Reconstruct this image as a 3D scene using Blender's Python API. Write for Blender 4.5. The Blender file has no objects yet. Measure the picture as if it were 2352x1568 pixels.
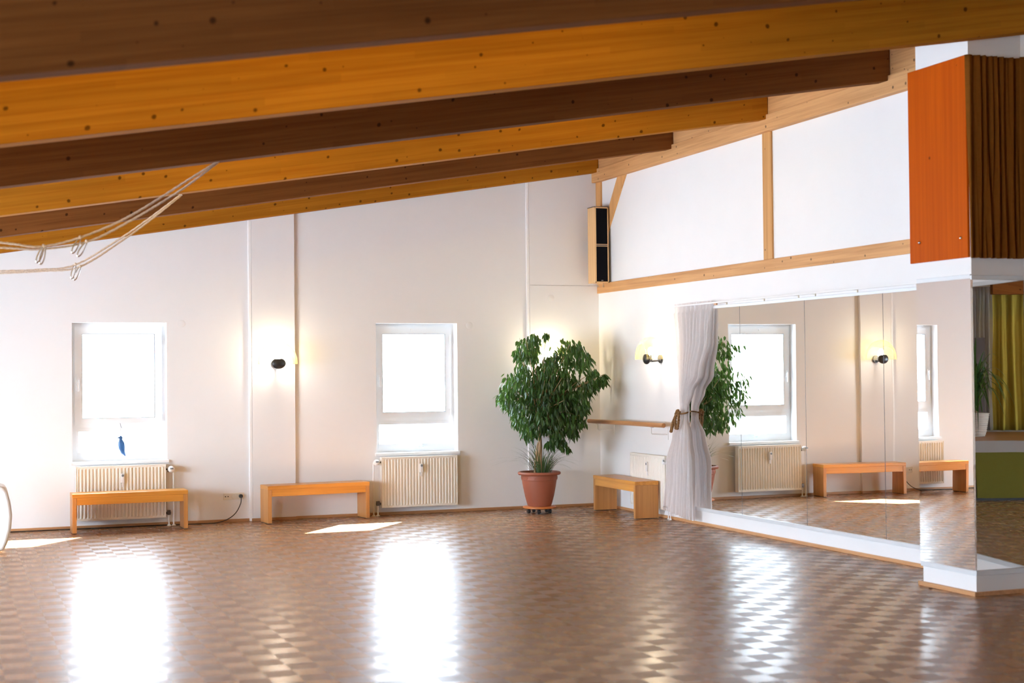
import bpy, bmesh, math, random
from mathutils import Vector, Matrix, Euler
random.seed(7)
PI = math.pi
S = bpy.context.scene
COL = S.collection

# ---------------------------------------------------------------- camera
CAMLOC = Vector((-7.3014, -16.1552, 1.6))
CAMROT = Euler((1.59128, 0.01006, -0.36613), 'XYZ')
FPX = 3399.8
cam_d = bpy.data.cameras.new('camera')
cam = bpy.data.objects.new('camera', cam_d); COL.objects.link(cam)
cam.location = CAMLOC; cam.rotation_euler = CAMROT
cam_d.sensor_width = 36; cam_d.lens = FPX*36/2352
cam_d.clip_start = .05; cam_d.clip_end = 200
cam_d.dof.use_dof = True; cam_d.dof.focus_distance = 16.0; cam_d.dof.aperture_fstop = 2.2
S.camera = cam
# ---------------------------------------------------------------- view / world / sun / window portals
S.view_settings.view_transform = 'Standard'; S.view_settings.look = 'None'
S.view_settings.gamma = 1; S.view_settings.use_curve_mapping = False
S.view_settings.exposure = 0.03
S.cycles.use_denoising = True
S.cycles.max_bounces = 12; S.cycles.diffuse_bounces = 6; S.cycles.transparent_max_bounces = 24
S.cycles.sample_clamp_indirect = 8
S.cycles.caustics_reflective = False; S.cycles.caustics_refractive = False
W = bpy.data.worlds.new('world'); S.world = W; W.use_nodes = True
bg = W.node_tree.nodes['Background']
bg.inputs[0].default_value = (0.71, 0.855, 1.0, 1); bg.inputs[1].default_value = 37.5
sd = bpy.data.lights.new('sun', 'SUN'); sd.energy = 120; sd.angle = math.radians(0.9); sd.color = (1, .95, .86)
sun = bpy.data.objects.new('sun', sd); COL.objects.link(sun)
sun.location = (5, 8, 9)
sun.rotation_euler = Vector((.66, .83, 1)).to_track_quat('Z', 'Y').to_euler()
LWIN = (-7.6, -2.6, .12, 2.0)      # glazing in the left wall: y0, y1, z0, z1
XL = -11.2
def window_portal(name, loc, sx, sy, direction):
    d = bpy.data.lights.new(name, 'AREA'); d.shape = 'RECTANGLE'; d.size = sx; d.size_y = sy
    d.cycles.is_portal = True
    o = bpy.data.objects.new(name, d); COL.objects.link(o); o.location = loc
    o.rotation_euler = (-Vector(direction)).to_track_quat('Z', 'Y').to_euler()
    return o
window_portal('daylight_portal', (XL-.12, (LWIN[0]+LWIN[1])/2, (LWIN[2]+LWIN[3])/2), 1.9, 5.1, (1, 0, 0))
LFILL = (-16.6, -13.2, .5, 2.0)  # unseen opening added further back, fill light for beams and column front
window_portal('daylight_portal', (XL-.12, -14.9, 1.25), 1.5, 3.4, (1, 0, 0))
window_portal('daylight_portal', (-5.57, .2, 1.42), 1.0, 1.5, (0, -1, 0))
window_portal('daylight_portal', (-2.28, .2, 1.42), 1.0, 1.5, (0, -1, 0))

# ---------------------------------------------------------------- helpers
RM = CAMROT.to_matrix()
def ray(px):
    return RM @ Vector(((px[0]-1176)/FPX, (784-px[1])/FPX, -1))
def at(px, ax, val):            # where the sight line to a measured point meets a plane of the room
    d = ray(px); t = (val-CAMLOC[ax])/d[ax]
    return CAMLOC + d*t
QC = Vector((-.12, -7.63)); TC = Vector((.22, -.975)).normalized()
def unfold(V):                  # undo the double reflection in the two corner mirrors
    p = Vector((V[0], -15.26-V[1])); d = p-QC
    r = QC + 2*d.dot(TC)*TC - d
    return Vector((r.x, r.y, V[2]))
def atm(px, ax, val):
    a = unfold(CAMLOC); b = unfold(CAMLOC+ray(px)); d = b-a
    return a + d*((val-a[ax])/d[ax])

class MB:
    def __init__(s): s.v = []; s.f = []; s.uv = None
    def add(s, vs, fs):
        n = len(s.v); s.v += [tuple(v) for v in vs]; s.f += [tuple(i+n for i in f) for f in fs]; return s
    def box(s, x0, x1, y0, y1, z0, z1):
        return s.add([(x0,y0,z0),(x1,y0,z0),(x1,y1,z0),(x0,y1,z0),(x0,y0,z1),(x1,y0,z1),(x1,y1,z1),(x0,y1,z1)],
                     [(0,3,2,1),(4,5,6,7),(0,1,5,4),(1,2,6,5),(2,3,7,6),(3,0,4,7)])
    def hexa(s, pts):           # 8 points, bottom four then top four
        return s.add(pts, [(0,3,2,1),(4,5,6,7),(0,1,5,4),(1,2,6,5),(2,3,7,6),(3,0,4,7)])
    def prism(s, poly, z0, z1): # poly counter-clockwise in xy
        n = len(poly)
        return s.add([(x,y,z0) for x,y in poly]+[(x,y,z1) for x,y in poly],
                     [tuple(range(n-1,-1,-1)), tuple(range(n,2*n))]+[(i,(i+1)%n,(i+1)%n+n,i+n) for i in range(n)])
    def tube(s, pts, r, n=10, cap=True):
        pts = [Vector(p) for p in pts]; R = r if isinstance(r, (list,tuple)) else [r]*len(pts)
        rings = []; up = None
        for i, p in enumerate(pts):
            t = (pts[min(i+1,len(pts)-1)]-pts[max(i-1,0)]).normalized()
            if up is None:
                up = t.orthogonal().normalized()
            else:
                up = (up - t*up.dot(t)); up = up.normalized() if up.length > 1e-6 else t.orthogonal().normalized()
            b = t.cross(up)
            rings.append([p+R[i]*(math.cos(a)*up+math.sin(a)*b) for a in [2*PI*k/n for k in range(n)]])
        vs = [v for r_ in rings for v in r_]; fs = []
        for i in range(len(rings)-1):
            for k in range(n):
                k2 = (k+1)%n; fs.append((i*n+k, i*n+k2, (i+1)*n+k2, (i+1)*n+k))
        if cap: fs += [tuple(range(n-1,-1,-1)), tuple(range((len(rings)-1)*n, len(rings)*n))]
        return s.add(vs, fs)
    def lathe(s, prof, n=40, c=(0,0,0), axis='Z', sx=1, sy=1):   # prof: (radius, height)
        vs = []; fs = []
        for r, h in prof:
            for k in range(n):
                a = 2*PI*k/n; x, y = r*math.cos(a)*sx, r*math.sin(a)*sy
                v = {'Z':(x,y,h),'Y':(x,h,y),'X':(h,x,y)}[axis]
                vs.append((v[0]+c[0], v[1]+c[1], v[2]+c[2]))
        for i in range(len(prof)-1):
            for k in range(n):
                k2 = (k+1)%n; fs.append((i*n+k, i*n+k2, (i+1)*n+k2, (i+1)*n+k))
        fs += [tuple(range(n-1,-1,-1)), tuple(range((len(prof)-1)*n, len(prof)*n))]
        return s.add(vs, fs)
    def ell(s, c, r, n=20, m=12, z0=-1, z1=1):
        vs = []; fs = []
        for i in range(m+1):
            h = z0+(z1-z0)*i/m; h = math.sin(h*PI/2); q = math.sqrt(max(0,1-h*h))
            for k in range(n):
                a = 2*PI*k/n; vs.append((c[0]+r[0]*q*math.cos(a), c[1]+r[1]*q*math.sin(a), c[2]+r[2]*h))
        for i in range(m):
            for k in range(n):
                k2 = (k+1)%n; fs.append((i*n+k, i*n+k2, (i+1)*n+k2, (i+1)*n+k))
        return s.add(vs, fs)
    def grid(s, fn, nu, nv):
        vs = [fn(i/nu, j/nv) for j in range(nv+1) for i in range(nu+1)]
        fs = [(j*(nu+1)+i, j*(nu+1)+i+1, (j+1)*(nu+1)+i+1, (j+1)*(nu+1)+i) for j in range(nv) for i in range(nu)]
        return s.add(vs, fs)
    def rot(s, M, start=0):
        for i in range(start, len(s.v)): s.v[i] = tuple(M @ Vector(s.v[i]))
        return s

def obj(name, mb, mat, parent=None, smooth=False, bevel=0, solid=0, segs=2):
    me = bpy.data.meshes.new(name); me.from_pydata(mb.v, [], mb.f); me.validate(); me.update()
    bm = bmesh.new(); bm.from_mesh(me)
    if not solid: bmesh.ops.recalc_face_normals(bm, faces=bm.faces)
    bm.to_mesh(me); bm.free()
    o = bpy.data.objects.new(name, me); COL.objects.link(o)
    if mat: me.materials.append(mat)
    if smooth:
        for p in me.polygons: p.use_smooth = True
        if smooth != 'all':
            try: me.set_sharp_from_angle(angle=math.radians(40))
            except Exception: pass
    if parent: o.parent = parent
    if solid:
        m = o.modifiers.new('solid', 'SOLIDIFY'); m.thickness = solid; m.offset = 0
    if bevel:
        m = o.modifiers.new('bevel', 'BEVEL'); m.width = bevel; m.segments = segs; m.limit_method = 'ANGLE'
    return o
def tag(o, label=None, cat=None, group=None, kind=None):
    if label: o['label'] = label
    if cat: o['category'] = cat
    if group: o['group'] = group
    if kind: o['kind'] = kind
    return o
def thing(name, label, cat, loc=(0,0,0), rz=0, group=None):
    o = bpy.data.objects.new(name, None); COL.objects.link(o); o.empty_display_size = .1
    o.location = loc; o.rotation_euler = (0,0,rz)
    return tag(o, label, cat, group)
def struct(name, mb, mat, label=None, **k):
    return tag(obj(name, mb, mat, **k), label, None, None, 'structure')
def dup(root, loc, rz, label, group=None):
    r = root.copy(); COL.objects.link(r); r.location = loc; r.rotation_euler = (0,0,rz); r['label'] = label
    if group: r['group'] = group
    for ch in list(root.children):
        c = ch.copy(); COL.objects.link(c); c.parent = r
        for g in ch.children:
            d = g.copy(); COL.objects.link(d); d.parent = c
    return r

# ---------------------------------------------------------------- materials
class NT:
    def __init__(s, name):
        s.m = bpy.data.materials.new(name); s.m.use_nodes = True; s.t = s.m.node_tree; s.n = s.t.nodes; s.l = s.t.links
        s.b = s.n['Principled BSDF']; s.out = s.n['Material Output']
    def new(s, ty, **kw):
        n = s.n.new(ty)
        for k, v in kw.items():
            if k.startswith('i_'):
                key = k[2:]; key = int(key) if key.isdigit() else key
                n.inputs[key].default_value = v
            else: setattr(n, k, v)
        return n
    def link(s, a, b): s.l.new(a, b)
    def math(s, op, a, b=None, c=None):
        n = s.new('ShaderNodeMath', operation=op)
        for i, v in enumerate((a, b, c)):
            if v is None: continue
            if isinstance(v, (int, float)): n.inputs[i].default_value = v
            else: s.link(v, n.inputs[i])
        return n.outputs[0]
    def mix(s, fac, a, b, blend='MIX'):
        n = s.new('ShaderNodeMix', data_type='RGBA', blend_type=blend)
        for sock, v in ((n.inputs[0], fac), (n.inputs[6], a), (n.inputs[7], b)):
            if isinstance(v, (int, float)): sock.default_value = v
            elif isinstance(v, tuple): sock.default_value = (*v, 1) if len(v) == 3 else v
            else: s.link(v, sock)
        return n.outputs[2]
    def ramp(s, fac, stops):
        n = s.new('ShaderNodeValToRGB'); s.link(fac, n.inputs[0]); e = n.color_ramp.elements
        while len(e) < len(stops): e.new(.5)
        for el, (p, c) in zip(e, stops): el.position = p; el.color = (*c, 1)
        return n.outputs[0]
def simple(name, col, rough=.5, metal=0, spec=.5, noise=.03, nscale=8, coat=0, trans=0, bump=0):
    q = NT(name); b = q.b
    tc = q.new('ShaderNodeTexCoord'); nz = q.new('ShaderNodeTexNoise', i_Scale=nscale, i_Detail=3.0)
    q.link(tc.outputs['Object'], nz.inputs[0])
    c = q.mix(nz.outputs[0], tuple(max(0,x*(1-noise*1.5)) for x in col), tuple(min(1,x*(1+noise*1.5)) for x in col))
    q.link(c, b.inputs['Base Color'])
    b.inputs['Roughness'].default_value = rough; b.inputs['Metallic'].default_value = metal
    b.inputs['Specular IOR Level'].default_value = spec; b.inputs['Coat Weight'].default_value = coat
    if bump:
        bp = q.new('ShaderNodeBump', i_Strength=bump, i_Distance=.01); q.link(nz.outputs[0], bp.inputs['Height']); q.link(bp.outputs[0], b.inputs['Normal'])
    return q.m
def wood(name, base, dark, axis='X', rough=.45, knots=0.0, grain=1.0, coat=0, kscale=2.6, lam=0, rand=.12, spec=.4, kr=9.0):
    q = NT(name); b = q.b
    tc = q.new('ShaderNodeTexCoord'); oi = q.new('ShaderNodeObjectInfo')
    off = q.new('ShaderNodeVectorMath', operation='SCALE'); off.inputs[0].default_value = (13.1, 7.7, 5.3)
    q.link(oi.outputs['Random'], off.inputs['Scale'])
    add = q.new('ShaderNodeVectorMath', operation='ADD'); q.link(tc.outputs['Object'], add.inputs[0]); q.link(off.outputs[0], add.inputs[1])
    sc = {'X':(.5,20,20),'Y':(20,.5,20),'Z':(20,20,.5)}[axis]
    if lam:      # grain follows the pitch of the roof
        s0 = q.new('ShaderNodeSeparateXYZ'); q.link(add.outputs[0], s0.inputs[0]); c0 = q.new('ShaderNodeCombineXYZ')
        q.link(s0.outputs[0], c0.inputs[0]); q.link(s0.outputs[1], c0.inputs[1]); q.link(q.math('SUBTRACT', s0.outputs[2], q.math('MULTIPLY', s0.outputs[0], lam)), c0.inputs[2])
        add = c0
    mp = q.new('ShaderNodeMapping'); mp.inputs['Scale'].default_value = sc; q.link(add.outputs[0], mp.inputs[0])
    n1 = q.new('ShaderNodeTexNoise', i_Scale=1.6*grain, i_Detail=6.0, i_Roughness=.62, i_Distortion=.25); q.link(mp.outputs[0], n1.inputs[0])
    sc2 = {'X':(.5,1.6,1.6),'Y':(1.6,.5,1.6),'Z':(1.6,1.6,.5)}[axis]
    mp2 = q.new('ShaderNodeMapping'); mp2.inputs['Scale'].default_value = sc2; q.link(add.outputs[0], mp2.inputs[0])
    n2 = q.new('ShaderNodeTexNoise', i_Scale=1.2, i_Detail=2.0); q.link(mp2.outputs[0], n2.inputs[0])
    f = q.math('ADD', q.math('MULTIPLY', n1.outputs[0], .7), q.math('MULTIPLY', n2.outputs[0], .3))
    c = q.ramp(f, [(.34, dark), (.56, base), (.75, tuple(min(1,x*1.12) for x in base))])
    if lam:          # glued laminations: each lamella a slightly different tone
        sp = q.new('ShaderNodeSeparateXYZ'); q.link(add.outputs[0], sp.inputs[0])
        zz = q.math('FLOOR', q.math('DIVIDE', sp.outputs[2], .045))
        xx = q.math('FLOOR', q.math('ADD', q.math('DIVIDE', sp.outputs[0], 1.7), q.math('MULTIPLY', zz, .37)))
        cv = q.new('ShaderNodeCombineXYZ'); q.link(zz, cv.inputs[0]); q.link(xx, cv.inputs[1])
        wn = q.new('ShaderNodeTexWhiteNoise', noise_dimensions='2D'); q.link(cv.outputs[0], wn.inputs[0])
        hs = q.new('ShaderNodeHueSaturation'); q.link(c, hs.inputs['Color'])
        q.link(q.math('ADD', q.math('MULTIPLY', wn.outputs[0], .16), .92), hs.inputs['Value']); c = hs.outputs[0]
    if knots:
        sk = q.new('ShaderNodeSeparateXYZ'); q.link(add.outputs[0], sk.inputs[0])
        ck = q.new('ShaderNodeCombineXYZ'); q.link(q.math('MULTIPLY', q.math('ADD', sk.outputs[0], sk.outputs[1]), kscale), ck.inputs[0]); q.link(q.math('MULTIPLY', sk.outputs[2], kscale), ck.inputs[1])
        nd = q.new('ShaderNodeTexNoise', i_Scale=2.2, i_Detail=2.0); q.link(ck.outputs[0], nd.inputs[0])
        av = q.mix(.10, ck.outputs[0], nd.outputs[1], 'ADD')
        vo = q.new('ShaderNodeTexVoronoi', voronoi_dimensions='2D', i_Scale=1.0, i_Randomness=1.0); q.link(av, vo.inputs[0])
        sep = q.new('ShaderNodeSeparateColor'); q.link(vo.outputs['Color'], sep.inputs[0])
        rad = q.math('MULTIPLY', q.math('SUBTRACT', sep.outputs[0], 1-knots), kr*.01/max(knots,.01))
        d = q.math('SUBTRACT', vo.outputs['Distance'], rad)
        k = q.new('ShaderNodeMapRange', i_1=-.02, i_2=.02, i_3=1.0, i_4=0.0); q.link(d, k.inputs[0])
        pos = q.math('GREATER_THAN', sep.outputs[0], 1-knots)
        kf = q.math('MULTIPLY', k.outputs[0], pos)
        c = q.mix(q.math('MULTIPLY', kf, .85), c, tuple(x*.22 for x in dark))
    hs2 = q.new('ShaderNodeHueSaturation'); q.link(c, hs2.inputs['Color'])
    q.link(q.math('ADD', q.math('MULTIPLY', oi.outputs['Random'], rand), 1-rand/2), hs2.inputs['Value'])
    q.link(hs2.outputs[0], b.inputs['Base Color'])
    b.inputs['Roughness'].default_value = rough; b.inputs['Coat Weight'].default_value = coat; b.inputs['Coat Roughness'].default_value = .25
    b.inputs['Specular IOR Level'].default_value = spec
    bp = q.new('ShaderNodeBump', i_Strength=.12, i_Distance=.003); q.link(n1.outputs[0], bp.inputs['Height']); q.link(bp.outputs[0], b.inputs['Normal'])
    return q.m
def emit(name, col, st):
    q = NT(name); e = q.new('ShaderNodeEmission', i_Strength=st); e.inputs[0].default_value = (*col, 1)
    q.link(e.outputs[0], q.out.inputs[0]); return q.m
def cloth(name, col, transl=.4, transp=0.0, rough=.9, noise=.04):
    q = NT(name)
    tc = q.new('ShaderNodeTexCoord'); nz = q.new('ShaderNodeTexNoise', i_Scale=30.0, i_Detail=3.0); q.link(tc.outputs['Object'], nz.inputs[0])
    c = q.mix(nz.outputs[0], tuple(x*(1-noise) for x in col), tuple(min(1,x*(1+noise)) for x in col))
    d = q.new('ShaderNodeBsdfDiffuse'); t = q.new('ShaderNodeBsdfTranslucent'); q.link(c, d.inputs[0]); q.link(c, t.inputs[0])
    mx = q.new('ShaderNodeMixShader', i_0=transl); q.link(d.outputs[0], mx.inputs[1]); q.link(t.outputs[0], mx.inputs[2])
    last = mx
    if transp:
        tr = q.new('ShaderNodeBsdfTransparent'); m2 = q.new('ShaderNodeMixShader', i_0=transp)
        q.link(mx.outputs[0], m2.inputs[1]); q.link(tr.outputs[0], m2.inputs[2]); last = m2
    q.link(last.outputs[0], q.out.inputs[0]); return q.m
def glass(name, tint=(1,1,1), refl=.06, body=None, bodyfac=0.0, facing=0.0):
    q = NT(name)
    tr = q.new('ShaderNodeBsdfTransparent'); tr.inputs[0].default_value = (*tint, 1)
    gl = q.new('ShaderNodeBsdfGlossy', i_Roughness=.02)
    lf = q.new('ShaderNodeLayerWeight', i_Blend=.5)
    fr = q.math('ADD', .03, q.math('MULTIPLY', q.math('POWER', lf.outputs['Facing'], 5.0), .6))
    m = q.new('ShaderNodeMixShader'); q.link(q.math('MULTIPLY', fr, refl/.06), m.inputs[0]); q.link(tr.outputs[0], m.inputs[1]); q.link(gl.outputs[0], m.inputs[2])
    last = m
    if body:
        tl = q.new('ShaderNodeBsdfTranslucent'); tl.inputs[0].default_value = (*body, 1)
        df = q.new('ShaderNodeBsdfDiffuse'); df.inputs[0].default_value = (*body, 1)
        m1 = q.new('ShaderNodeMixShader', i_0=.4); q.link(tl.outputs[0], m1.inputs[1]); q.link(df.outputs[0], m1.inputs[2])
        lw = q.new('ShaderNodeLayerWeight', i_Blend=.22)
        m2 = q.new('ShaderNodeMixShader'); q.link(q.math('ADD', q.math('MULTIPLY', lw.outputs['Facing'], facing), bodyfac), m2.inputs[0])
        q.link(m.outputs[0], m2.inputs[1]); q.link(m1.outputs[0], m2.inputs[2]); last = m2
    q.link(last.outputs[0], q.out.inputs[0]); return q.m

def floor_material():
    q = NT('mosaic_parquet'); b = q.b
    tc = q.new('ShaderNodeTexCoord'); sp = q.new('ShaderNodeSeparateXYZ'); q.link(tc.outputs['Object'], sp.inputs[0])
    C = .162
    u = q.math('DIVIDE', q.math('ADD', sp.outputs[0], 5.873+C*200), C); v = q.math('DIVIDE', q.math('ADD', sp.outputs[1], 6.098+C*200), C)
    iu = q.math('FLOOR', u); iv = q.math('FLOOR', v); fu = q.math('FRACT', u); fv = q.math('FRACT', v)
    chk = q.math('MODULO', q.math('ADD', iu, iv), 2.0)                  # 0 / 1
    chk = q.math('GREATER_THAN', chk, .5)
    # chk=1: fingers run along X -> finger index from fv ; chk=0: along Y -> index from fu
    s5u = q.math('FLOOR', q.math('MULTIPLY', fu, 5)); s5v = q.math('FLOOR', q.math('MULTIPLY', fv, 5))
    mixf = q.new('ShaderNodeMix', data_type='FLOAT'); q.link(chk, mixf.inputs[0]); q.link(s5u, mixf.inputs[2]); q.link(s5v, mixf.inputs[3])
    sid = mixf.outputs[0]
    cv = q.new('ShaderNodeCombineXYZ'); q.link(iu, cv.inputs[0]); q.link(iv, cv.inputs[1]); q.link(sid, cv.inputs[2])
    wn = q.new('ShaderNodeTexWhiteNoise', noise_dimensions='3D'); q.link(cv.outputs[0], wn.inputs[0])
    # grain
    mpx = q.new('ShaderNodeMapping'); mpx.inputs['Scale'].default_value = (6, 90, 1); q.link(tc.outputs['Object'], mpx.inputs[0])
    mpy = q.new('ShaderNodeMapping'); mpy.inputs['Scale'].default_value = (90, 6, 1); q.link(tc.outputs['Object'], mpy.inputs[0])
    mv = q.new('ShaderNodeMix', data_type='VECTOR'); q.link(chk, mv.inputs[0]); q.link(mpy.outputs[0], mv.inputs[4]); q.link(mpx.outputs[0], mv.inputs[5])
    gr = q.new('ShaderNodeTexNoise', i_Scale=1.0, i_Detail=4.0); q.link(mv.outputs[1], gr.inputs[0])
    wc = q.new('ShaderNodeTexWhiteNoise', noise_dimensions='2D'); q.link(cv.outputs[0], wc.inputs[0])
    f = q.math('ADD', q.math('ADD', q.math('MULTIPLY', wn.outputs[0], .3), q.math('MULTIPLY', wc.outputs[0], .3)), q.math('MULTIPLY', gr.outputs[0], .4))
    c = q.ramp(f, [(.05, (.275,.145,.070)), (.4, (.32,.175,.088)), (.75, (.36,.20,.105)), (1, (.42,.25,.14))])
    hs = q.new('ShaderNodeHueSaturation'); q.link(c, hs.inputs['Color'])
    q.link(q.math('SUBTRACT', 1.20, q.math('MULTIPLY', chk, .40)), hs.inputs['Value'])  # squares with grain along X darkened, painting in the sheen difference
    # joint lines
    fr5u = q.math('FRACT', q.math('MULTIPLY', fu, 5)); fr5v = q.math('FRACT', q.math('MULTIPLY', fv, 5))
    def edge(x, w): return q.math('LESS_THAN', q.math('MINIMUM', x, q.math('SUBTRACT', 1, x)), w)
    je = q.math('MAXIMUM', edge(fu, .006), edge(fv, .006))
    ms = q.new('ShaderNodeMix', data_type='FLOAT'); q.link(chk, ms.inputs[0]); q.link(edge(fr5u, .02), ms.inputs[2]); q.link(edge(fr5v, .02), ms.inputs[3])
    je = q.math('MAXIMUM', je, q.math('MULTIPLY', ms.outputs[0], .6))
    col = q.mix(q.math('MULTIPLY', je, .25), hs.outputs[0], (.09,.045,.02))
    q.link(col, b.inputs['Base Color'])
    wear = q.new('ShaderNodeTexNoise', i_Scale=1.3, i_Detail=3.0); q.link(tc.outputs['Object'], wear.inputs[0])
    ro = q.math('ADD', q.math('ADD', q.math('MULTIPLY', wn.outputs[0], .0), q.math('MULTIPLY', chk, .13)), q.math('ADD', q.math('MULTIPLY', wear.outputs[0], .06), .20))
    q.link(ro, b.inputs['Roughness'])
    b.inputs['Specular IOR Level'].default_value = .45
    # every finger sits at its own very slight tilt, plus gentle waviness of the boards
    vm = q.new('ShaderNodeVectorMath', operation='SUBTRACT'); q.link(wn.outputs[1], vm.inputs[0]); vm.inputs[1].default_value = (.5,.5,.5)
    vs = q.new('ShaderNodeVectorMath', operation='MULTIPLY'); q.link(vm.outputs[0], vs.inputs[0]); vs.inputs[1].default_value = (.0015,.0015,0)
    geo = q.new('ShaderNodeNewGeometry')
    wv = q.new('ShaderNodeTexNoise', i_Scale=3.0, i_Detail=2.0); q.link(tc.outputs['Object'], wv.inputs[0])
    bp = q.new('ShaderNodeBump', i_Strength=.15, i_Distance=.006); q.link(wv.outputs[0], bp.inputs['Height'])
    va = q.new('ShaderNodeVectorMath', operation='ADD'); q.link(bp.outputs[0], va.inputs[0]); q.link(vs.outputs[0], va.inputs[1])
    vn = q.new('ShaderNodeVectorMath', operation='NORMALIZE'); q.link(va.outputs[0], vn.inputs[0]); q.link(vn.outputs[0], b.inputs['Normal'])
    return q.m
def mirror_material(name, tint=(.96,.97,.965)):
    q = NT(name)
    g = q.new('ShaderNodeBsdfGlossy', i_Roughness=.0); g.inputs[0].default_value = (*tint, 1)
    tc = q.new('ShaderNodeTexCoord'); nz = q.new('ShaderNodeTexNoise', i_Scale=1.6, i_Detail=1.0); q.link(tc.outputs['Object'], nz.inputs[0])
    bp = q.new('ShaderNodeBump', i_Strength=.10, i_Distance=.0045); q.link(nz.outputs[0], bp.inputs['Height']); q.link(bp.outputs[0], g.inputs['Normal'])
    q.link(g.outputs[0], q.out.inputs[0]); return q.m

M_WALL = simple('white_plaster', (.86,.865,.88), .9, noise=.012, nscale=3, spec=.2, bump=.15)
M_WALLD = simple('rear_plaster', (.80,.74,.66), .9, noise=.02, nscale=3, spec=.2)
M_TRIM = simple('white_gloss_trim', (.95,.96,.98), .3, noise=.005); BBHT = .0
M_FLOOR = floor_material()
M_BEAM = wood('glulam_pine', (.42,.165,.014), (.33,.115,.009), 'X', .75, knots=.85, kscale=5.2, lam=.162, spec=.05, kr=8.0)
M_BEAM_SHADE = wood('glulam_pine_shade', (.19,.068,.018), (.13,.043,.010), 'X', .8, knots=.85, kscale=5.2, lam=.162, spec=.04, kr=8.0)  # same pine, darkened to put the shade of the unlit beams into the colour
M_PURLIN = wood('purlin_pine', (.66,.36,.155), (.48,.24,.09), 'Y', .6, knots=.5, kscale=6, kr=8.0, spec=.3)
M_POST = wood('post_pine', (.66,.36,.14), (.50,.25,.085), 'Z', .6, knots=.4, kscale=7, kr=8.0, spec=.3)
M_CEIL = wood('ceiling_boards', (.42,.20,.07), (.30,.13,.04), 'X', .6)
M_BENCH = wood('oak_bench', (.72,.32,.055), (.56,.22,.03), 'X', .28, coat=.35, spec=.5, rand=.05)
M_BENCHZ = wood('oak_bench_side', (.62,.29,.085), (.46,.19,.045), 'Z', .3, coat=.3, spec=.5, rand=.05)
M_BASE = wood('baseboard_oak', (.48,.25,.11), (.36,.17,.07), 'X', .4)
M_BARRE = wood('barre_beech', (.62,.31,.13), (.50,.23,.09), 'Y', .35, coat=.3)
M_WHITE = simple('white_lacquer', (.86,.87,.88), .35, noise=.01)
M_PVC = simple('white_pvc', (.84,.87,.89), .4, noise=.01)
M_RAD = simple('radiator_cream', (.87,.84,.77), .4, noise=.01)
M_BLACK = simple('black_plastic', (.02,.02,.022), .35, noise=.1)
M_DARKMETAL = simple('dark_metal', (.10,.085,.08), .4, metal=.7, noise=.1)
M_STEEL = simple('steel', (.62,.62,.62), .25, metal=1, noise=.03)
M_GREYBTN = simple('grey_display', (.16,.19,.22), .3)
M_ALU = simple('aluminium_rail', (.74,.78,.82), .35, metal=.25, noise=.02)
M_SOCKET = simple('socket_cream', (.78,.74,.66), .4, noise=.01)
M_GLASS = glass('window_glass')
M_FROST = glass('sun_diffuser_glass', (.9,.95,1), body=(.92,.96,1), bodyfac=.75)  # frosting added so the lower panes let no sharp sun through
M_MIRROR = mirror_material('mirror_silver')
M_TERRA = simple('terracotta_plastic', (.30,.088,.046), .5, noise=.04, nscale=5)
M_DOLLY = wood('dolly_wood', (.62,.22,.06), (.5,.16,.04), 'X', .35)
M_SOIL = simple('potting_soil', (.05,.03,.02), .95, noise=.4, nscale=60)
M_TRUNK = wood('ficus_bark', (.50,.34,.20), (.33,.21,.12), 'Z', .8)
def leafmat(name, a, b, transl=.25):
    q = NT(name); oi = q.new('ShaderNodeNewGeometry')
    c = q.mix(oi.outputs['Random Per Island'], a, b)
    q.link(c, q.b.inputs['Base Color']); q.b.inputs['Roughness'].default_value = .32; q.b.inputs['Specular IOR Level'].default_value = .5
    t = q.new('ShaderNodeBsdfTranslucent'); q.link(q.mix(.5, c, (.25,.45,.06)), t.inputs[0])
    m = q.new('ShaderNodeMixShader', i_0=transl); q.link(q.b.outputs[0], m.inputs[1]); q.link(t.outputs[0], m.inputs[2]); q.link(m.outputs[0], q.out.inputs[0])
    return q.m
M_LEAF = leafmat('ficus_leaf', (.008,.034,.012), (.035,.115,.024))
M_GRASS = leafmat('dracaena_leaf', (.03,.06,.03), (.08,.13,.05), .15)
M_CURT = cloth('white_voile', (.97,.94,.95), .5, .16)
M_ROPE = simple('braided_cord_brown', (.22,.105,.03), .7, noise=.5, nscale=60, bump=.6)
M_ROPEW = simple('twisted_rope', (.72,.60,.48), .8, noise=.25, nscale=90, bump=.5)
M_GRILLE = simple('speaker_grille', (.004,.004,.006), .9, spec=.1, noise=.3, nscale=200)
M_SPKWOOD = wood('speaker_beech', (.80,.52,.26), (.70,.43,.20), 'Z', .35, rand=.02)
M_ORANGE = wood('orange_stained_board', (.50,.085,.001), (.42,.065,.001), 'Z', .6, knots=.2, kscale=3.4, spec=.08, kr=6.0)
M_BROWNC = cloth('brown_velvet', (.20,.070,.012), .05, 0, noise=.12)
M_OLIVE = cloth('olive_curtain', (.40,.29,.05), .1, 0)
M_ORGANZA = cloth('grey_organza', (.45,.42,.42), .5, .45)
M_GREEN = cloth('green_skirt', (.19,.17,.035), .1, 0)
M_BIRD = simple('blue_glass_bird', (.03,.10,.24), .25, noise=.3, nscale=14)
M_ICE = glass('clear_glass_bird', (.85,.93,1), .2, body=(.55,.70,.82), bodyfac=.35)
M_BULB = emit('lamp_bulb', (1, .87, .70), 260)
M_LAMPGLASS = glass('amber_lamp_glass', (1,.98,.90), .1, body=(1,.84,.30), bodyfac=.005, facing=.42)
M_WHITEFAB = cloth('white_slipcover', (.93,.92,.90), .1, 0)
M_BEIGEFAB = cloth('beige_cushion', (.80,.62,.36), .1, 0)
M_BROWNLEAF = simple('dry_leaf', (.22,.10,.03), .7)

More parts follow.
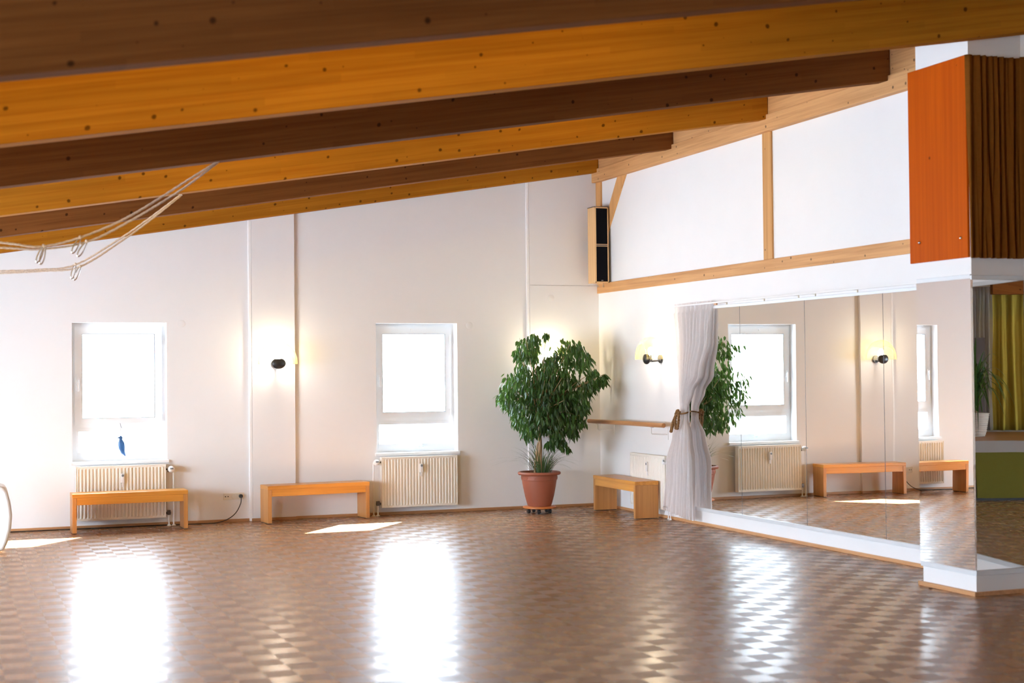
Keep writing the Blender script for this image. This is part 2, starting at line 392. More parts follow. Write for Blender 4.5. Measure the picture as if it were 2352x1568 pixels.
# ---------------------------------------------------------------- room shell
ZB0, SL = 3.966, .162                 # beam underside height at x=0 and roof slope
BH = .47                              # beam depth
YR = -19.0
def zu(x): return ZB0+SL*x
floor = struct('floor', MB().box(XL-.3, 2.2, YR-.3, .235, -.06, 0), M_FLOOR)
# back wall with two window openings, shallow pilaster and thicker right end
mb = MB(); T = .235
ZT = 4.75
wins = [(-6.0507, -5.0735), (-2.7494, -1.7823)]
WZ0, WZ1 = .695, 2.1641
xs = [XL-.3, wins[0][0], wins[0][1], wins[1][0], wins[1][1], .3]
for i in range(0, 5, 2): mb.box(xs[i], xs[i+1], 0, T, 0, ZT)
for a, b in wins:
    mb.box(a, b, 0, T, 0, WZ0); mb.box(a, b, 0, T, WZ1, ZT)
struct('wall_back', mb, M_WALL)
mb = MB().box(-4.16, -3.686, -.035, .0, 0, ZT)
struct('wall_pilaster', mb, M_WALL)
mb = MB().box(-.885, 0, -.030, .0, 0, 2.613).box(-.885, 0, -.027, .0, 2.617, ZT)
struct('wall_corner_section', mb, M_WALL)
struct('trim_1', MB().box(-4.197, -4.16, -.032, 0, BBHT, 3.40), M_TRIM, bevel=.008)
struct('trim_2', MB().box(-.922, -.885, -.028, 0, BBHT, 3.86), M_TRIM, bevel=.008)
# left wall with a wide glazed opening (outside the frame; the room's main daylight) and an added fill opening
y0, y1, z0, z1 = LWIN
u0, u1, v0, v1 = LFILL
mb = MB().box(XL-.3, XL, YR, u0, 0, ZT).box(XL-.3, XL, u1, y0, 0, ZT).box(XL-.3, XL, u0, u1, 0, v0).box(XL-.3, XL, u0, u1, v1, ZT)
mb.box(XL-.3, XL, y1, 0, 0, ZT).box(XL-.3, XL, y0, y1, 0, z0).box(XL-.3, XL, y0, y1, z1, ZT)
struct('wall_left', mb, M_WALL)
struct('wall_right', MB().box(0, .3, -7.63, 0, 0, ZT), M_WALL)
cx2, cy2 = QC.x+TC.x*3.8, QC.y+TC.y*3.8
struct('wall_right_angled', MB().prism([(QC.x, QC.y), (QC.x+TC.x*3.8, QC.y+TC.y*3.8), (QC.x+TC.x*3.8+.4, QC.y+TC.y*3.8), (QC.x+.5, QC.y+.0)][::-1], 0, ZT), M_WALL)
struct('wall_right_rear', MB().box(cx2, cx2+.4, YR, cy2, 0, ZT), M_WALLD)
struct('wall_rear', MB().box(XL, cx2+.3, YR-.3, YR, 0, ZT), M_WALLD)
struct('wall_column', MB().box(-.575, .0, -7.63, -7.03, 0, ZT), M_WALL)
mb = MB(); xa, xb = XL-.3, 2.0
mb.hexa([(xa,YR-.3,zu(xa)+BH),(xb,YR-.3,zu(xb)+BH),(xb,.45,zu(xb)+BH),(xa,.45,zu(xa)+BH),
         (xa,YR-.3,zu(xa)+BH+.2),(xb,YR-.3,zu(xb)+BH+.2),(xb,.45,zu(xb)+BH+.2),(xa,.45,zu(xa)+BH+.2)])
struct('ceiling', mb, M_CEIL)
# baseboards
BBH, BBT = .032, .014
def bboard(name, segs):
    mb = MB()
    for a in segs: mb.box(*a)
    return struct(name, mb, M_BASE, bevel=.004)
bboard('baseboard_back', [(XL, -4.16, -BBT, 0, 0, BBH), (-4.16-BBT, -3.686+BBT, -.035-BBT, -.035, 0, BBH), (-3.686, -.885, -BBT, 0, 0, BBH), (-.885-BBT, 0, -.03-BBT, -.03, 0, BBH)])
M_BASEY = wood('baseboard_oak_side', (.60,.32,.15), (.48,.24,.10), 'Y', .4)
o = struct('baseboard_right', MB().box(-BBT, 0, -7.03, -.03, 0, BBH), M_BASEY, bevel=.004)
o = struct('baseboard_column', MB().box(-.575-BBT-.01, -.575, -7.63-BBT, -7.03+.035, 0, BBH).box(-.575, QC.x, -7.63-BBT, -7.63, 0, BBH), M_BASEY, bevel=.004)
n_ = Vector((-TC.y, TC.x)); n_ = n_ if n_.x < 0 else -n_     # faces into the room
def cwall(u0, u1, d0, d1, z0, z1):
    P = [QC+TC*u0+n_*d0, QC+TC*u1+n_*d0, QC+TC*u1+n_*d1, QC+TC*u0+n_*d1]
    return MB().prism([(p.x, p.y) for p in P], z0, z1)
struct('baseboard_angled', cwall(.0, 3.7, 0, BBT, 0, BBH), M_BASEY)

# ---------------------------------------------------------------- windows in the back wall
def make_window(name, w, label):
    t = thing(name, label, None); tag(t, kind='structure')
    hw = w/2; Y = .14; H0, H1 = WZ0, WZ1
    fr = MB(); q = .055
    fr.box(-hw, -hw+q, Y, Y+.07, H0, H1).box(hw-q, hw, Y, Y+.07, H0, H1).box(-hw+q, hw-q, Y, Y+.07, H1-q, H1).box(-hw+q, hw-q, Y, Y+.07, H0, H0+.045)
    fr.box(-hw+q, hw-q, Y, Y+.07, 1.045, 1.105)
    obj('window_frame', fr, M_PVC, t)
    # upper opening sash
    sh = MB(); gx0, gx1, gz0, gz1 = -.375, .375, 1.15, 2.045
    a0, a1, b0, b1 = -hw+.035, hw-.035, 1.085, H1-.04
    sh.box(a0, gx0, Y-.02, Y+.055, b0, b1).box(gx1, a1, Y-.02, Y+.055, b0, b1).box(gx0, gx1, Y-.02, Y+.055, gz1, b1).box(gx0, gx1, Y-.02, Y+.055, b0, gz0)
    s = obj('sash', sh, M_PVC, t)
    obj('gasket', MB().box(gx0-.001, gx0+.004, Y-.022, Y+.02, gz0, gz1).box(gx1-.004, gx1+.001, Y-.022, Y+.02, gz0, gz1).box(gx0, gx1, Y-.022, Y+.02, gz1-.004, gz1+.001).box(gx0, gx1, Y-.022, Y+.02, gz0-.001, gz0+.004), M_GREYBTN, s)
    obj('upper_pane', MB().box(gx0, gx1, Y+.015, Y+.021, gz0, gz1), M_GLASS, t)
    ls = MB(); lx0, lx1, lz0, lz1 = -.415, .41, .79, 1.012
    ls.box(-hw+.055, lx0, Y-.004, Y+.06, H0+.045, 1.045).box(lx1, hw-.055, Y-.004, Y+.06, H0+.045, 1.045).box(lx0, lx1, Y-.004, Y+.06, lz1, 1.045).box(lx0, lx1, Y-.004, Y+.06, H0+.045, lz0)
    obj('lower_rail', ls, M_PVC, t)
    obj('lower_pane', MB().box(lx0, lx1, Y+.03, Y+.036, lz0, lz1), M_FROST, t)
    hd = MB().box(-.006+(-hw+.06), .022+(-hw+.06), Y-.035, Y-.02, 1.50, 1.58)
    hd.box(-hw+.058, -hw+.078, Y-.065, Y-.048, 1.44, 1.56).box(-hw+.062, -hw+.074, Y-.05, Y-.02, 1.535, 1.555)
    obj('handle', hd, M_WHITE, t, bevel=.004)
    obj('hinge', MB().lathe([(.009,1.93),(.009,2.03)], 10, (hw-.045, Y-.03, 0)).lathe([(.009,1.11),(.009,1.18)], 10, (hw-.045, Y-.03, 0)), M_WHITE, t)
    obj('suction_hook', MB().lathe([(.014,0),(.012,.012),(.003,.016)], 12, (-.03, Y-.037, 2.10), 'Y'), M_WHITE, t)
    obj('window_sill', MB().box(-hw-.02, hw+.02, -.035, Y+.01, H0-.03, H0+.003), M_WHITE, t, bevel=.006)
    return t
w1 = make_window('window_1', .977, 'left white window with added frosting on the lower pane and a blue glass bird')
w1.location = ((wins[0][0]+wins[0][1])/2, 0, 0)
w2 = make_window('window_2', .967, 'right white window with added frosting on the lower pane and a clear glass bird')
w2.location = ((wins[1][0]+wins[1][1])/2, 0, 0)
# wide glazing of the left wall
t = thing('window_3', 'wide glazed opening in the left wall', None); tag(t, kind='structure')
t.location = (XL-.15, 0, 0)
fr = MB(); n = 4
for k in range(n+1):
    yy = y0+(y1-y0)*k/n; fr.box(-.03, .03, yy-.03, yy+.03, z0, z1)
fr.box(-.029, .029, y0, y1, z0, z0+.05).box(-.029, .029, y0, y1, z1-.05, z1)
obj('window_frame', fr, M_PVC, t)
for k in range(n):
    obj('pane', MB().box(-.004, .004, y0+(y1-y0)*k/n+.03, y0+(y1-y0)*(k+1)/n-.03, z0+.05, z1-.05), M_GLASS, t)

# ---------------------------------------------------------------- ceiling beams and timber framing
bl = ['narrow honey-coloured ceiling beam against the back wall top', 'shade-darkened reddish ceiling beam next to the back wall beam',
      'amber-lit ceiling beam, the smaller of the two amber ones', 'shade-darkened brown ceiling beam between the two amber beams',
      'broad amber-lit ceiling beam, the larger and nearer of the two', 'shade-darkened brown ceiling beam at the very top of the picture']
BY = [-.18, -2.11, -4.05, -5.98, -7.91, -9.84]
for i, Y in enumerate(BY):
    x0, x1 = XL, (-.05 if i < 4 else 1.2)
    if i == 4: x1 = .0
    mb = MB().hexa([(x0,Y,zu(x0)),(x1,Y,zu(x1)),(x1,Y+.14,zu(x1)),(x0,Y+.14,zu(x0)),
                    (x0,Y,zu(x0)+BH),(x1,Y,zu(x1)+BH),(x1,Y+.14,zu(x1)+BH),(x0,Y+.14,zu(x0)+BH)])
    if i >= 4: mb.v = [(x if x < 0 else x+ (1.0 if i == 4 else 0), y, z if x < 0 else zu(x+(1.0 if i == 4 else 0))+(BH if z > zu(x)+.2 else 0)) for x, y, z in mb.v]
    tag(obj('ceiling_beam', mb, M_BEAM if i in (0,2,4) else M_BEAM_SHADE, bevel=.006), bl[i], 'beam', 'parallel glulam ceiling beams')
tag(obj('roof_purlin', MB().box(-.075, -.0, -7.02, -.0, 3.845, 3.999), M_PURLIN, bevel=.006), 'sloping-looking upper timber carrying the beam ends along the right wall', 'beam')
for i, (a, b) in enumerate([(-.18,-1.97), (-2.11,-3.91), (-4.05,-5.84), (-5.98,-7.02)]):
    tag(obj('infill_board', MB().box(-.05, -.002, b, a, 4.0, 4.42), M_PURLIN),
        ['infill board above the purlin nearest the corner', 'infill board above the purlin, second from the corner', 'infill board above the purlin over the wall post', 'infill board above the purlin nearest the white column'][i], 'board', 'infill boards between the beam ends')
tag(obj('wall_timber', MB().box(-.02, 0, -7.02, -.03, 2.5223, 2.64), M_PURLIN, bevel=.004), 'long horizontal pine timber across the right wall above the mirrors', 'beam')
tag(obj('timber_post', MB().box(-.02, 0, -4.04, -3.88, 2.64, 3.845), M_POST, bevel=.004), 'upright pine post in the middle of the upper right wall', 'post')
tag(obj('timber_post', MB().box(-.025, 0, -.165, -.03, 2.64, 3.845), M_POST, bevel=.004), 'upright pine post in the room corner behind the speaker', 'post')
mb = MB(); ya, yb = -.12, -.62   # diagonal brace
mb.hexa([(-.018,-.03-.14,3.02),(-.001,-.03-.14,3.02),(-.001,-.03-.14,3.24),(-.018,-.03-.14,3.24),
         (-.018,-.85,3.845),(-.001,-.85,3.845),(-.001,-.625,3.845),(-.018,-.625,3.845)])
tag(obj('diagonal_brace', mb, M_POST), 'slanting pine brace beside the corner post above the speaker', 'brace')

# lamps tucked up behind two of the dark beams (their glow on the amber beams is what the photo shows)
def batten(name, x, Y, label):
    z = zu(x)+.22
    t = thing(name, label, 'lamp', (x, Y, z), 0, 'uplights behind the dark beams')
    obj('housing', MB().box(-.22, .22, -.13, -.02, -.02, .05), M_WHITE, t, bevel=.004)
    obj('diffuser', MB().box(-.20, .20, -.02, .0, -.01, .04), emit('batten_glow', (1,.62,.20), 6), t)
    d = bpy.data.lights.new('batten_light', 'AREA'); d.shape = 'RECTANGLE'; d.size = .4; d.size_y = .08; d.energy = 10; d.color = (1,.68,.05)
    o = bpy.data.objects.new('batten_light', d); COL.objects.link(o); o.parent = t; o.location = (0, .03, .0)
    o.rotation_euler = (Vector((0,-1,-.05))).to_track_quat('Z','Y').to_euler()
    return t
for x, Y, l in [(-2.2,-5.70,'small uplight hidden above the smaller amber beam, right'), (-5.0,-5.70,'small uplight hidden above the smaller amber beam, left'),
                (-3.7,-9.55,'small uplight hidden above the larger amber beam, right'), (-5.3,-9.55,'small uplight hidden above the larger amber beam, middle'), (-6.9,-9.55,'small uplight hidden above the larger amber beam, left')]:
    batten('batten_lamp', x, Y, l)

# ---------------------------------------------------------------- mirrors
def mirror_panel(name, mb, label): return tag(obj(name, mb, M_MIRROR), label, 'mirror', 'wall mirrors')
MZ0, MZ1 = .181, 2.221
ys = [-2.32, -3.396, -4.569, -5.771, -7.028]
ml = ['wall mirror panel partly behind the white curtain', 'wall mirror panel showing the reflected window and radiator', 'wall mirror panel showing the reflected bench and shadowed pilaster', 'wall mirror panel next to the white column']
for i in range(4):
    mp_ = mirror_panel('wall_mirror', MB().box(-.010, -.003, ys[i+1]+.004, ys[i]-.004, MZ0, MZ1), ml[i])
    obj('glass_edge', MB().box(-.0095, -.003, ys[i+1], ys[i+1]+.0035, MZ0, MZ1), M_GREYBTN, mp_)
mirror_panel('column_mirror', MB().box(-.5835, -.5755, -7.628, -7.010, MZ0, 2.222), 'narrow mirror on the left face of the white column')
mirror_panel('column_mirror', MB().box(-.574, QC.x-.012, -7.638, -7.6305, MZ0, 2.214), 'mirror on the front face of the column reflecting green curtains')
mirror_panel('angled_mirror', cwall(.012, 1.6, .001, .009, MZ0, 2.214), 'mirror on the angled wall right of the column')
def rail(name, mb, l): return tag(obj(name, mb, M_ALU, bevel=.002), l, 'rail')
rail('mirror_rail', MB().box(-.022, 0, -7.028, -2.32, MZ0-.034, MZ0), 'white lower edge rail of the long wall mirror')
rail('mirror_rail', MB().box(-.018, 0, -7.028, -2.32, MZ1, MZ1+.028), 'white upper edge rail of the long wall mirror')
rail('mirror_rail', MB().box(-.590, -.575, -7.631, -7.02, MZ0-.036, MZ0), 'lower edge rail of the narrow column mirror')
rail('mirror_rail', MB().box(-.590, -.575, -7.631, -7.02, 2.222, 2.252), 'upper edge rail of the narrow column mirror')
rail('mirror_rail', MB().box(-.589, QC.x-.02, -7.648, -7.6315, MZ0-.036, MZ0), 'lower edge rail of the front column mirror')
rail('mirror_rail', MB().box(-.589, QC.x-.02, -7.648, -7.6315, 2.214, 2.244), 'upper edge rail of the front column mirror')
rail('mirror_rail', cwall(.02, 1.6, .0, .018, MZ0-.036, MZ0), 'lower edge rail of the mirror on the angled wall')
rail('mirror_rail', cwall(.02, 1.6, .0, .018, 2.214, 2.244), 'upper edge rail of the mirror on the angled wall')
tag(obj('curtain_rail', MB().box(-.075, -.06, -7.0, -2.12, 2.268, 2.282), M_WHITE), 'thin white curtain rail above the long wall mirror', 'curtain rail')
cr = bpy.data.objects[[o.name for o in bpy.data.objects if o.name.startswith('curtain_rail')][0]]
for yy in (-3.134, -3.857, -4.466, -4.742, -5.4, -6.36):
    b_ = obj('bracket', MB().box(-.07, 0, yy-.004, yy+.004, 2.268, 2.276).box(-.012, 0, yy-.006, yy+.006, 2.225, 2.276), M_SOCKET, cr)

# ---------------------------------------------------------------- orange board and brown pleated curtain
t = thing('orange_board', 'orange stained wooden board on the upper left face of the column', 'panel', (-.595, 0, 0))
obj('board', MB().box(0, .020, -7.622, -6.955, 2.372, 3.797), M_ORANGE, t, bevel=.004)
for q_ in [(2112,557), (2207,546)]:
    p = at(q_, 0, -.598); obj('screw', MB().ell((-.004, p.y, p.z), (.008,.011,.011), 12, 8), M_STEEL, t)
def pleats(path, z0, z1, amp, wl, jitter, mat, name, label, cat, nz=24, th=.004, spread=.0, dens=34):
    # path: list of (x,y); folds displace along the path normal
    L = [0]
    for a, b in zip(path, path[1:]): L.append(L[-1]+(Vector(b)-Vector(a)).length)
    tot = L[-1]; ph = [random.uniform(-1,1) for _ in range(64)]; am = [random.uniform(.55,1.2) for _ in range(64)]
    def P(s):
        for k in range(len(L)-1):
            if s <= L[k+1] or k == len(L)-2:
                a, b = Vector(path[k]), Vector(path[k+1]); u = (s-L[k])/(L[k+1]-L[k]); d = (b-a).normalized()
                return a+(b-a)*u, Vector((d.y, -d.x))
    def fn(u, v):
        s = u*tot; p, n = P(s); k = s/wl; i0 = int(k)
        zf = 1-v
        j = jitter*math.sin(3*v+ph[i0%64]*3)
        a = amp*am[i0%64]*(.7+.5*v)
        off = a*math.sin(2*PI*k+j*2)+a*.35*math.sin(4.3*PI*k+ph[(i0+3)%64]*2+2*v)
        q = p+n*(amp*1.4+off)
        return (q.x, q.y, z1+(z0-z1)*v)
    nu = max(40, int(tot/wl*dens/2.0))
    return tag(obj(name, MB().grid(fn, nu, nz), mat, smooth='all', solid=th), label, cat)
pleats([(-.610,-7.626), (QC.x-.03,-7.632), (QC.x-.03+TC.x*1.2, -7.65+TC.y*1.2)], 2.365, 3.792, .020, .072, .6, M_BROWNC, 'pleated_curtain',
       'dark brown pleated curtain hanging on the column beside the orange board', 'curtain')

# ---------------------------------------------------------------- white tied-back curtain by the mirror
def white_curtain():
    t = thing('tied_curtain', 'white voile curtain tied back at the left end of the mirror', 'curtain')
    def prof(z):     # centre y, half width, depth out from the wall
        K = [(0.05,-2.270,.315,.120),(.628,-2.308,.275,.115),(.909,-2.308,.180,.095),(1.10,-2.312,.075,.072),(1.20,-2.318,.075,.072),(1.37,-2.386,.127,.080),(1.553,-2.48,.230,.072),(1.92,-2.524,.335,.050),(2.279,-2.508,.39,.042)]
        for a, b in zip(K, K[1:]):
            if z <= b[0] or b is K[-1]:
                u = max(0,min(1,(z-a[0])/(b[0]-a[0]))); u = u*u*(3-2*u)
                return [a[i]+(b[i]-a[i])*u for i in (1,2,3)]
    ph = [random.uniform(0,6) for _ in range(12)]
    NF = 9
    def fn(u, v):
        z = 2.275-v*2.19
        cy, hw, d = prof(z)
        z2 = z + (.07*(u-.5)*-1 if v > .98 else 0)
        w = 1-2*u   # +1 -> towards corner
        k = u*NF
        amp = min(.05, hw*.22)*(1 if v > .03 else .5)
        off = amp*math.sin(2*PI*k+.9*math.sin(3*v+ph[int(k)%12]))+amp*.4*math.sin(2*PI*k*2.3+ph[(int(k)+4)%12]+3*v)
        y = cy+hw*w+.012*math.sin(9*u+6*v)
        x = -(d+off*.62+.010*(1-abs(w)))
        return (min(x,-.022), y, z2)
    c = obj('curtain_cloth', MB().grid(fn, 260, 110), M_CURT, t, smooth='all')
    # gathered heading
    obj('heading_tape', MB().grid(lambda u, v: (-.058-.006*math.sin(150*u), -2.11-.80*u, 2.300-.035*v), 200, 2), M_CURT, t, smooth='all')
    # tie-back: braided cord round the waist with hanging loops
    cy, hw, d = prof(1.15)
    pts = [(-d+ (d*.62)*math.cos(a)-.015, cy+(hw+.012)*math.sin(a), 1.155+.012*math.cos(a)) for a in [2*PI*k/28 for k in range(29)]]
    tb = obj('tie_back', MB().tube(pts, .008, 8), M_ROPE, t, smooth=True)
    P = lambda px, x=-.15: at(px, 0, x)
    loops = MB()
    def braid(path, r):
        path = [Vector(p) for p in path]; 
        for s_ in (0, PI*2/3, PI*4/3):
            pts = []
            N = 40
            for k in range(N+1):
                f = k/N*(len(path)-1); i = min(int(f), len(path)-2); p = path[i].lerp(path[i+1], f-i)
                a = k*.9+s_; pts.append(p+Vector((math.cos(a)*r*.5, math.sin(a)*r*.55, math.sin(a*2)*r*.15)))
            loops.tube(pts, r*.62, 7)
    braid([P((1561,946)), P((1552,955)), P((1546,970)), P((1541,992))], .017)
    braid([P((1556,941)), P((1552,950)), P((1551,968)), P((1552,984)), P((1556,985)), P((1558,968)), P((1559,950)), P((1557,941))], .014)
    obj('cord_loops', loops, M_ROPE, t, smooth=True)
    obj('curtain_ring', MB().box(-.066, -.052, -3.03, -2.98, 2.25, 2.283), M_BARRE, t)
    return t
white_curtain()

# ---------------------------------------------------------------- benches
def make_bench():
    t = thing('wooden_bench', '', 'bench')
    L, D, H, TH = 1.16, .28, .405, .045
    obj('seat', MB().box(-L/2, L/2, -D/2, D/2, H-.042, H), M_BENCH, t, bevel=.004)
    for s in (-1, 1):
        a, b = sorted((s*L/2, s*(L/2-TH)))
        obj('leg', MB().box(a+(.001), b-.001, -D/2+.002, D/2-.002, .006, H-.042), M_BENCHZ, t, bevel=.003)
        obj('foot_pad', MB().box(a+.005, b-.005, -D/2+.01, D/2-.01, 0, .006), M_DARKMETAL, t)
    obj('apron', MB().box(-L/2+TH, L/2-TH, -D/2+.006, -D/2+.03, H-.042-.072, H-.042), M_BENCH, t, bevel=.002)
    obj('rear_apron', MB().box(-L/2+TH, L/2-TH, D/2-.03, D/2-.006, H-.042-.072, H-.042), M_BENCH, t, bevel=.002)
    return t
b1 = make_bench()
def bench_at(o, P, Q, side=.14):    # P,Q: floor points of the front edge, left and right
    P, Q = Vector(P), Vector(Q); m = (P+Q)/2; d = (Q-P).normalized(); n = Vector((-d.y, d.x))
    c = m+n*side; return (c.x, c.y, 0), math.atan2(d.y, d.x)
l_, r_ = bench_at(b1, (-6.08,-.535), (-4.95,-.53)); b1.location = l_; b1.rotation_euler = (0,0,r_)
b1['label'] = 'wooden bench in front of the left radiator'; b1['group'] = 'low wooden benches'
l_, r_ = bench_at(b1, (-4.075,-.43), (-2.925,-.318)); dup(b1, l_, r_, 'wooden bench between the two windows', 'low wooden benches')
l_, r_ = bench_at(b1, (-.338,-.565), (-.364,-1.72)); dup(b1, l_, r_, 'wooden bench at the right wall under the barre', 'low wooden benches')

# ---------------------------------------------------------------- radiators
def make_radiator(label, w, side, head='ball'):
    t = thing('radiator', label, 'radiator', group='cream panel radiators')
    h0, h1, y0_, y1_ = .09, .655, -.13, -.045
    hw = w/2
    obj('back_panel', MB().box(-hw+.01, hw-.01, y1_-.02, y1_, h0+.01, h1-.02), M_RAD, t)
    prof = []; n = max(8, int(w/.0355)); 
    def fn(u, v):
        x = -hw+.006+u*(w-.012); k = u*n
        s = math.sin(2*PI*k); edge = 1 if (.045 < v < .955 and .012 < u < .988) else 0
        return (x, y0_+.006-.006*max(-1,min(1,s*1.8))*edge, h0+.004+(h1-h0-.008)*v)
    vs = [0, .04, .055, .5, .945, .96, 1]
    mb = MB(); nu = n*10
    V = [fn(i/nu, v) for v in vs for i in range(nu+1)]
    mb.add(V, [(j*(nu+1)+i, j*(nu+1)+i+1, (j+1)*(nu+1)+i+1, (j+1)*(nu+1)+i) for j in range(len(vs)-1) for i in range(nu)])
    obj('front_panel', mb, M_RAD, t, smooth=True)
    obj('casing', MB().box(-hw, -hw+.006, y0_, y1_, h0, h1).box(hw-.006, hw, y0_, y1_, h0, h1).box(-hw, hw, y0_-.001, y0_+.008, h0, h0+.012).box(-hw, hw, y0_-.001, y0_+.008, h1-.012, h1), M_RAD, t, bevel=.002)
    gr = MB().box(-hw, hw, y0_, y0_+.012, h1-.006, h1+.001).box(-hw, hw, y1_-.012, y1_, h1-.006, h1+.001)
    k = -hw+.03
    while k < hw-.02: gr.box(k, k+.008, y0_+.01, y1_-.01, h1-.006, h1); k += .02
    obj('top_grille', gr, M_RAD, t)
    for bx in (-hw*.6, hw*.6): obj('wall_bracket', MB().box(bx-.015, bx+.015, y1_, -.001, h0+.1, h1-.1), M_RAD, t)
    m = obj('heat_meter', MB().box(-.019+.01, .019+.01, y0_-.034, y0_, .475, .575), M_WHITE, t, bevel=.006)
    obj('meter_display', MB().lathe([(.013,0),(.013,.002)], 16, (.010, y0_-.0365, .553), 'Y'), M_GREYBTN, m)
    obj('meter_base', MB().box(-.010+.01, .014+.01, y0_-.012, y0_, .43, .475), M_WHITE, m, bevel=.003)
    # valve, head and pipes on one side
    x = side*hw
    v = obj('valve', MB().tube([(x, y0_+.045, .60), (x+side*.045, y0_+.045, .60)], .010, 12).tube([(x+side*.03, y0_+.045, .60),(x+side*.03, y0_+.045, .57)], .010, 10), M_DARKMETAL, t)
    if head == 'ball':
        hd = MB().ell((x+side*.058, y0_+.045-.03, .60), (.036,.045,.034), 22, 14)
    else:
        hd = MB().lathe([(.026,0),(.030,.015),(.030,.10),(.022,.115)], 20, (x+side*.035, y0_-.085, .60), 'Y')
    hh = obj('thermostat_head', hd, M_WHITE, t, smooth=True)
    dx = x+side*.058
    obj('thermostat_display', MB().box(dx-.018, dx+.014, (y0_-.032 if head == 'ball' else y0_-.088), (y0_-.02 if head == 'ball' else y0_-.08), .603, .618), M_GREYBTN, hh)
    obj('lower_valve', MB().tube([(x, y0_+.045, .135), (x+side*.055, y0_+.045, .135)], .013, 10).box(x+side*.035-.016, x+side*.035+.016, y0_+.03, y0_+.062, .115, .165), M_DARKMETAL, t)
    for px_, top in ((x+side*.035, .12), (x+side*.085, .60)):
        p_ = obj('pipe', MB().tube([(px_, y0_+.045, .0), (px_, y0_+.045, top)], .0085, 12), M_WHITE, t, smooth=True)
        obj('floor_collar', MB().lathe([(.024,0),(.024,.004),(.014,.010),(.010,.014)], 20, (px_, y0_+.045, 0)), M_WHITE, p_, smooth=True)
    if side: obj('pipe_elbow', MB().tube([(x+side*.085, y0_+.045, .60), (x+side*.03, y0_+.045, .60)], .0085, 10), M_WHITE, t)
    return t
r1 = make_radiator('cream radiator behind the left bench under the left window', .92, 1); r1.location = (-5.565, 0, 0)
r2 = make_radiator('cream radiator standing free under the right window', .895, -1); r2.location = (-2.282, 0, 0)
r3 = make_radiator('cream radiator on the right wall behind the bench and curtain', .86, 1, 'cyl'); r3.location = (0, -1.40, 0); r3.rotation_euler = (0,0,-PI/2)
r3.scale = (1,.46,1.03)

# ---------------------------------------------------------------- barre
t = thing('ballet_barre', 'short wooden barre on two white brackets in the corner', 'barre')
obj('rod', MB().tube([(-.2,-.150,1.012), (-.2,-2.10,1.017)], .0245, 24), M_BARRE, t, smooth=True, bevel=.004)
for yy in (-.42, -1.80):
    obj('bracket', MB().tube([(-.2,yy,.99),(-.2,yy,.925),(-.19,yy,.915),(-.01,yy,.905)], .007, 8).box(-.008, 0, yy-.018, yy+.018, .85, .98), M_WHITE, t, smooth=True)
    obj('clamp', MB().box(-.222, -.178, yy-.02, yy+.02, .984, .992), M_WHITE, t)

# ---------------------------------------------------------------- speaker
t = thing('wall_speaker', 'tall wood-sided speaker with two black grilles high in the corner', 'speaker', (-.122, -.30, 2.63), math.radians(0))
SH, SW, SD = .885, .172, .205
obj('cabinet', MB().box(-SW/2, SW/2, -SD/2+.006, SD/2, 0, SH), M_SPKWOOD, t, bevel=.002)
obj('top_plate', MB().box(-SW/2-.001, SW/2+.001, -SD/2, SD/2, SH, SH+.008), M_DARKMETAL, t)
obj('side_panel', MB().box(SW/2, SW/2+.002, -SD/2+.006, SD/2, 0, SH), M_DARKMETAL, t)
obj('front_frame', MB().box(-SW/2, -SW/2+.014, -SD/2-.006, -SD/2+.006, 0, SH).box(SW/2-.014, SW/2, -SD/2-.006, -SD/2+.006, 0, SH).box(-SW/2, SW/2, -SD/2-.006, -SD/2+.006, 0, .014).box(-SW/2, SW/2, -SD/2-.006, -SD/2+.006, SH-.014, SH).box(-SW/2, SW/2, -SD/2-.006, -SD/2+.006, .424, .430).box(-SW/2, SW/2, -SD/2-.006, -SD/2+.006, .446, .452), M_SPKWOOD, t)
obj('grille_divider', MB().box(-SW/2+.014, SW/2-.014, -SD/2-.003, -SD/2+.004, .430, .446), M_DARKMETAL, t)
g1 = obj('grille', MB().box(-SW/2+.014, SW/2-.014, -SD/2-.004, -SD/2+.006, .014, .424), M_GRILLE, t)
obj('badge', MB().box(-.012, .012, -SD/2-.006, -SD/2-.004, .024, .029), M_STEEL, g1)
obj('grille', MB().box(-SW/2+.014, SW/2-.014, -SD/2-.004, -SD/2+.006, .452, SH-.014), M_GRILLE, t)
obj('wall_mount', MB().box(.02, .06, SD/2, .268, .35, .55), M_DARKMETAL, t)
for xx in (-.02, .05):
    obj('cable_clip', MB().tube([(xx,-.03,0),(xx,-.03,-.025),(xx+.006,-.03,-.045)], .004, 8).box(xx-.008, xx+.008, -.036, -.024, -.045, -.028), M_STEEL, t)

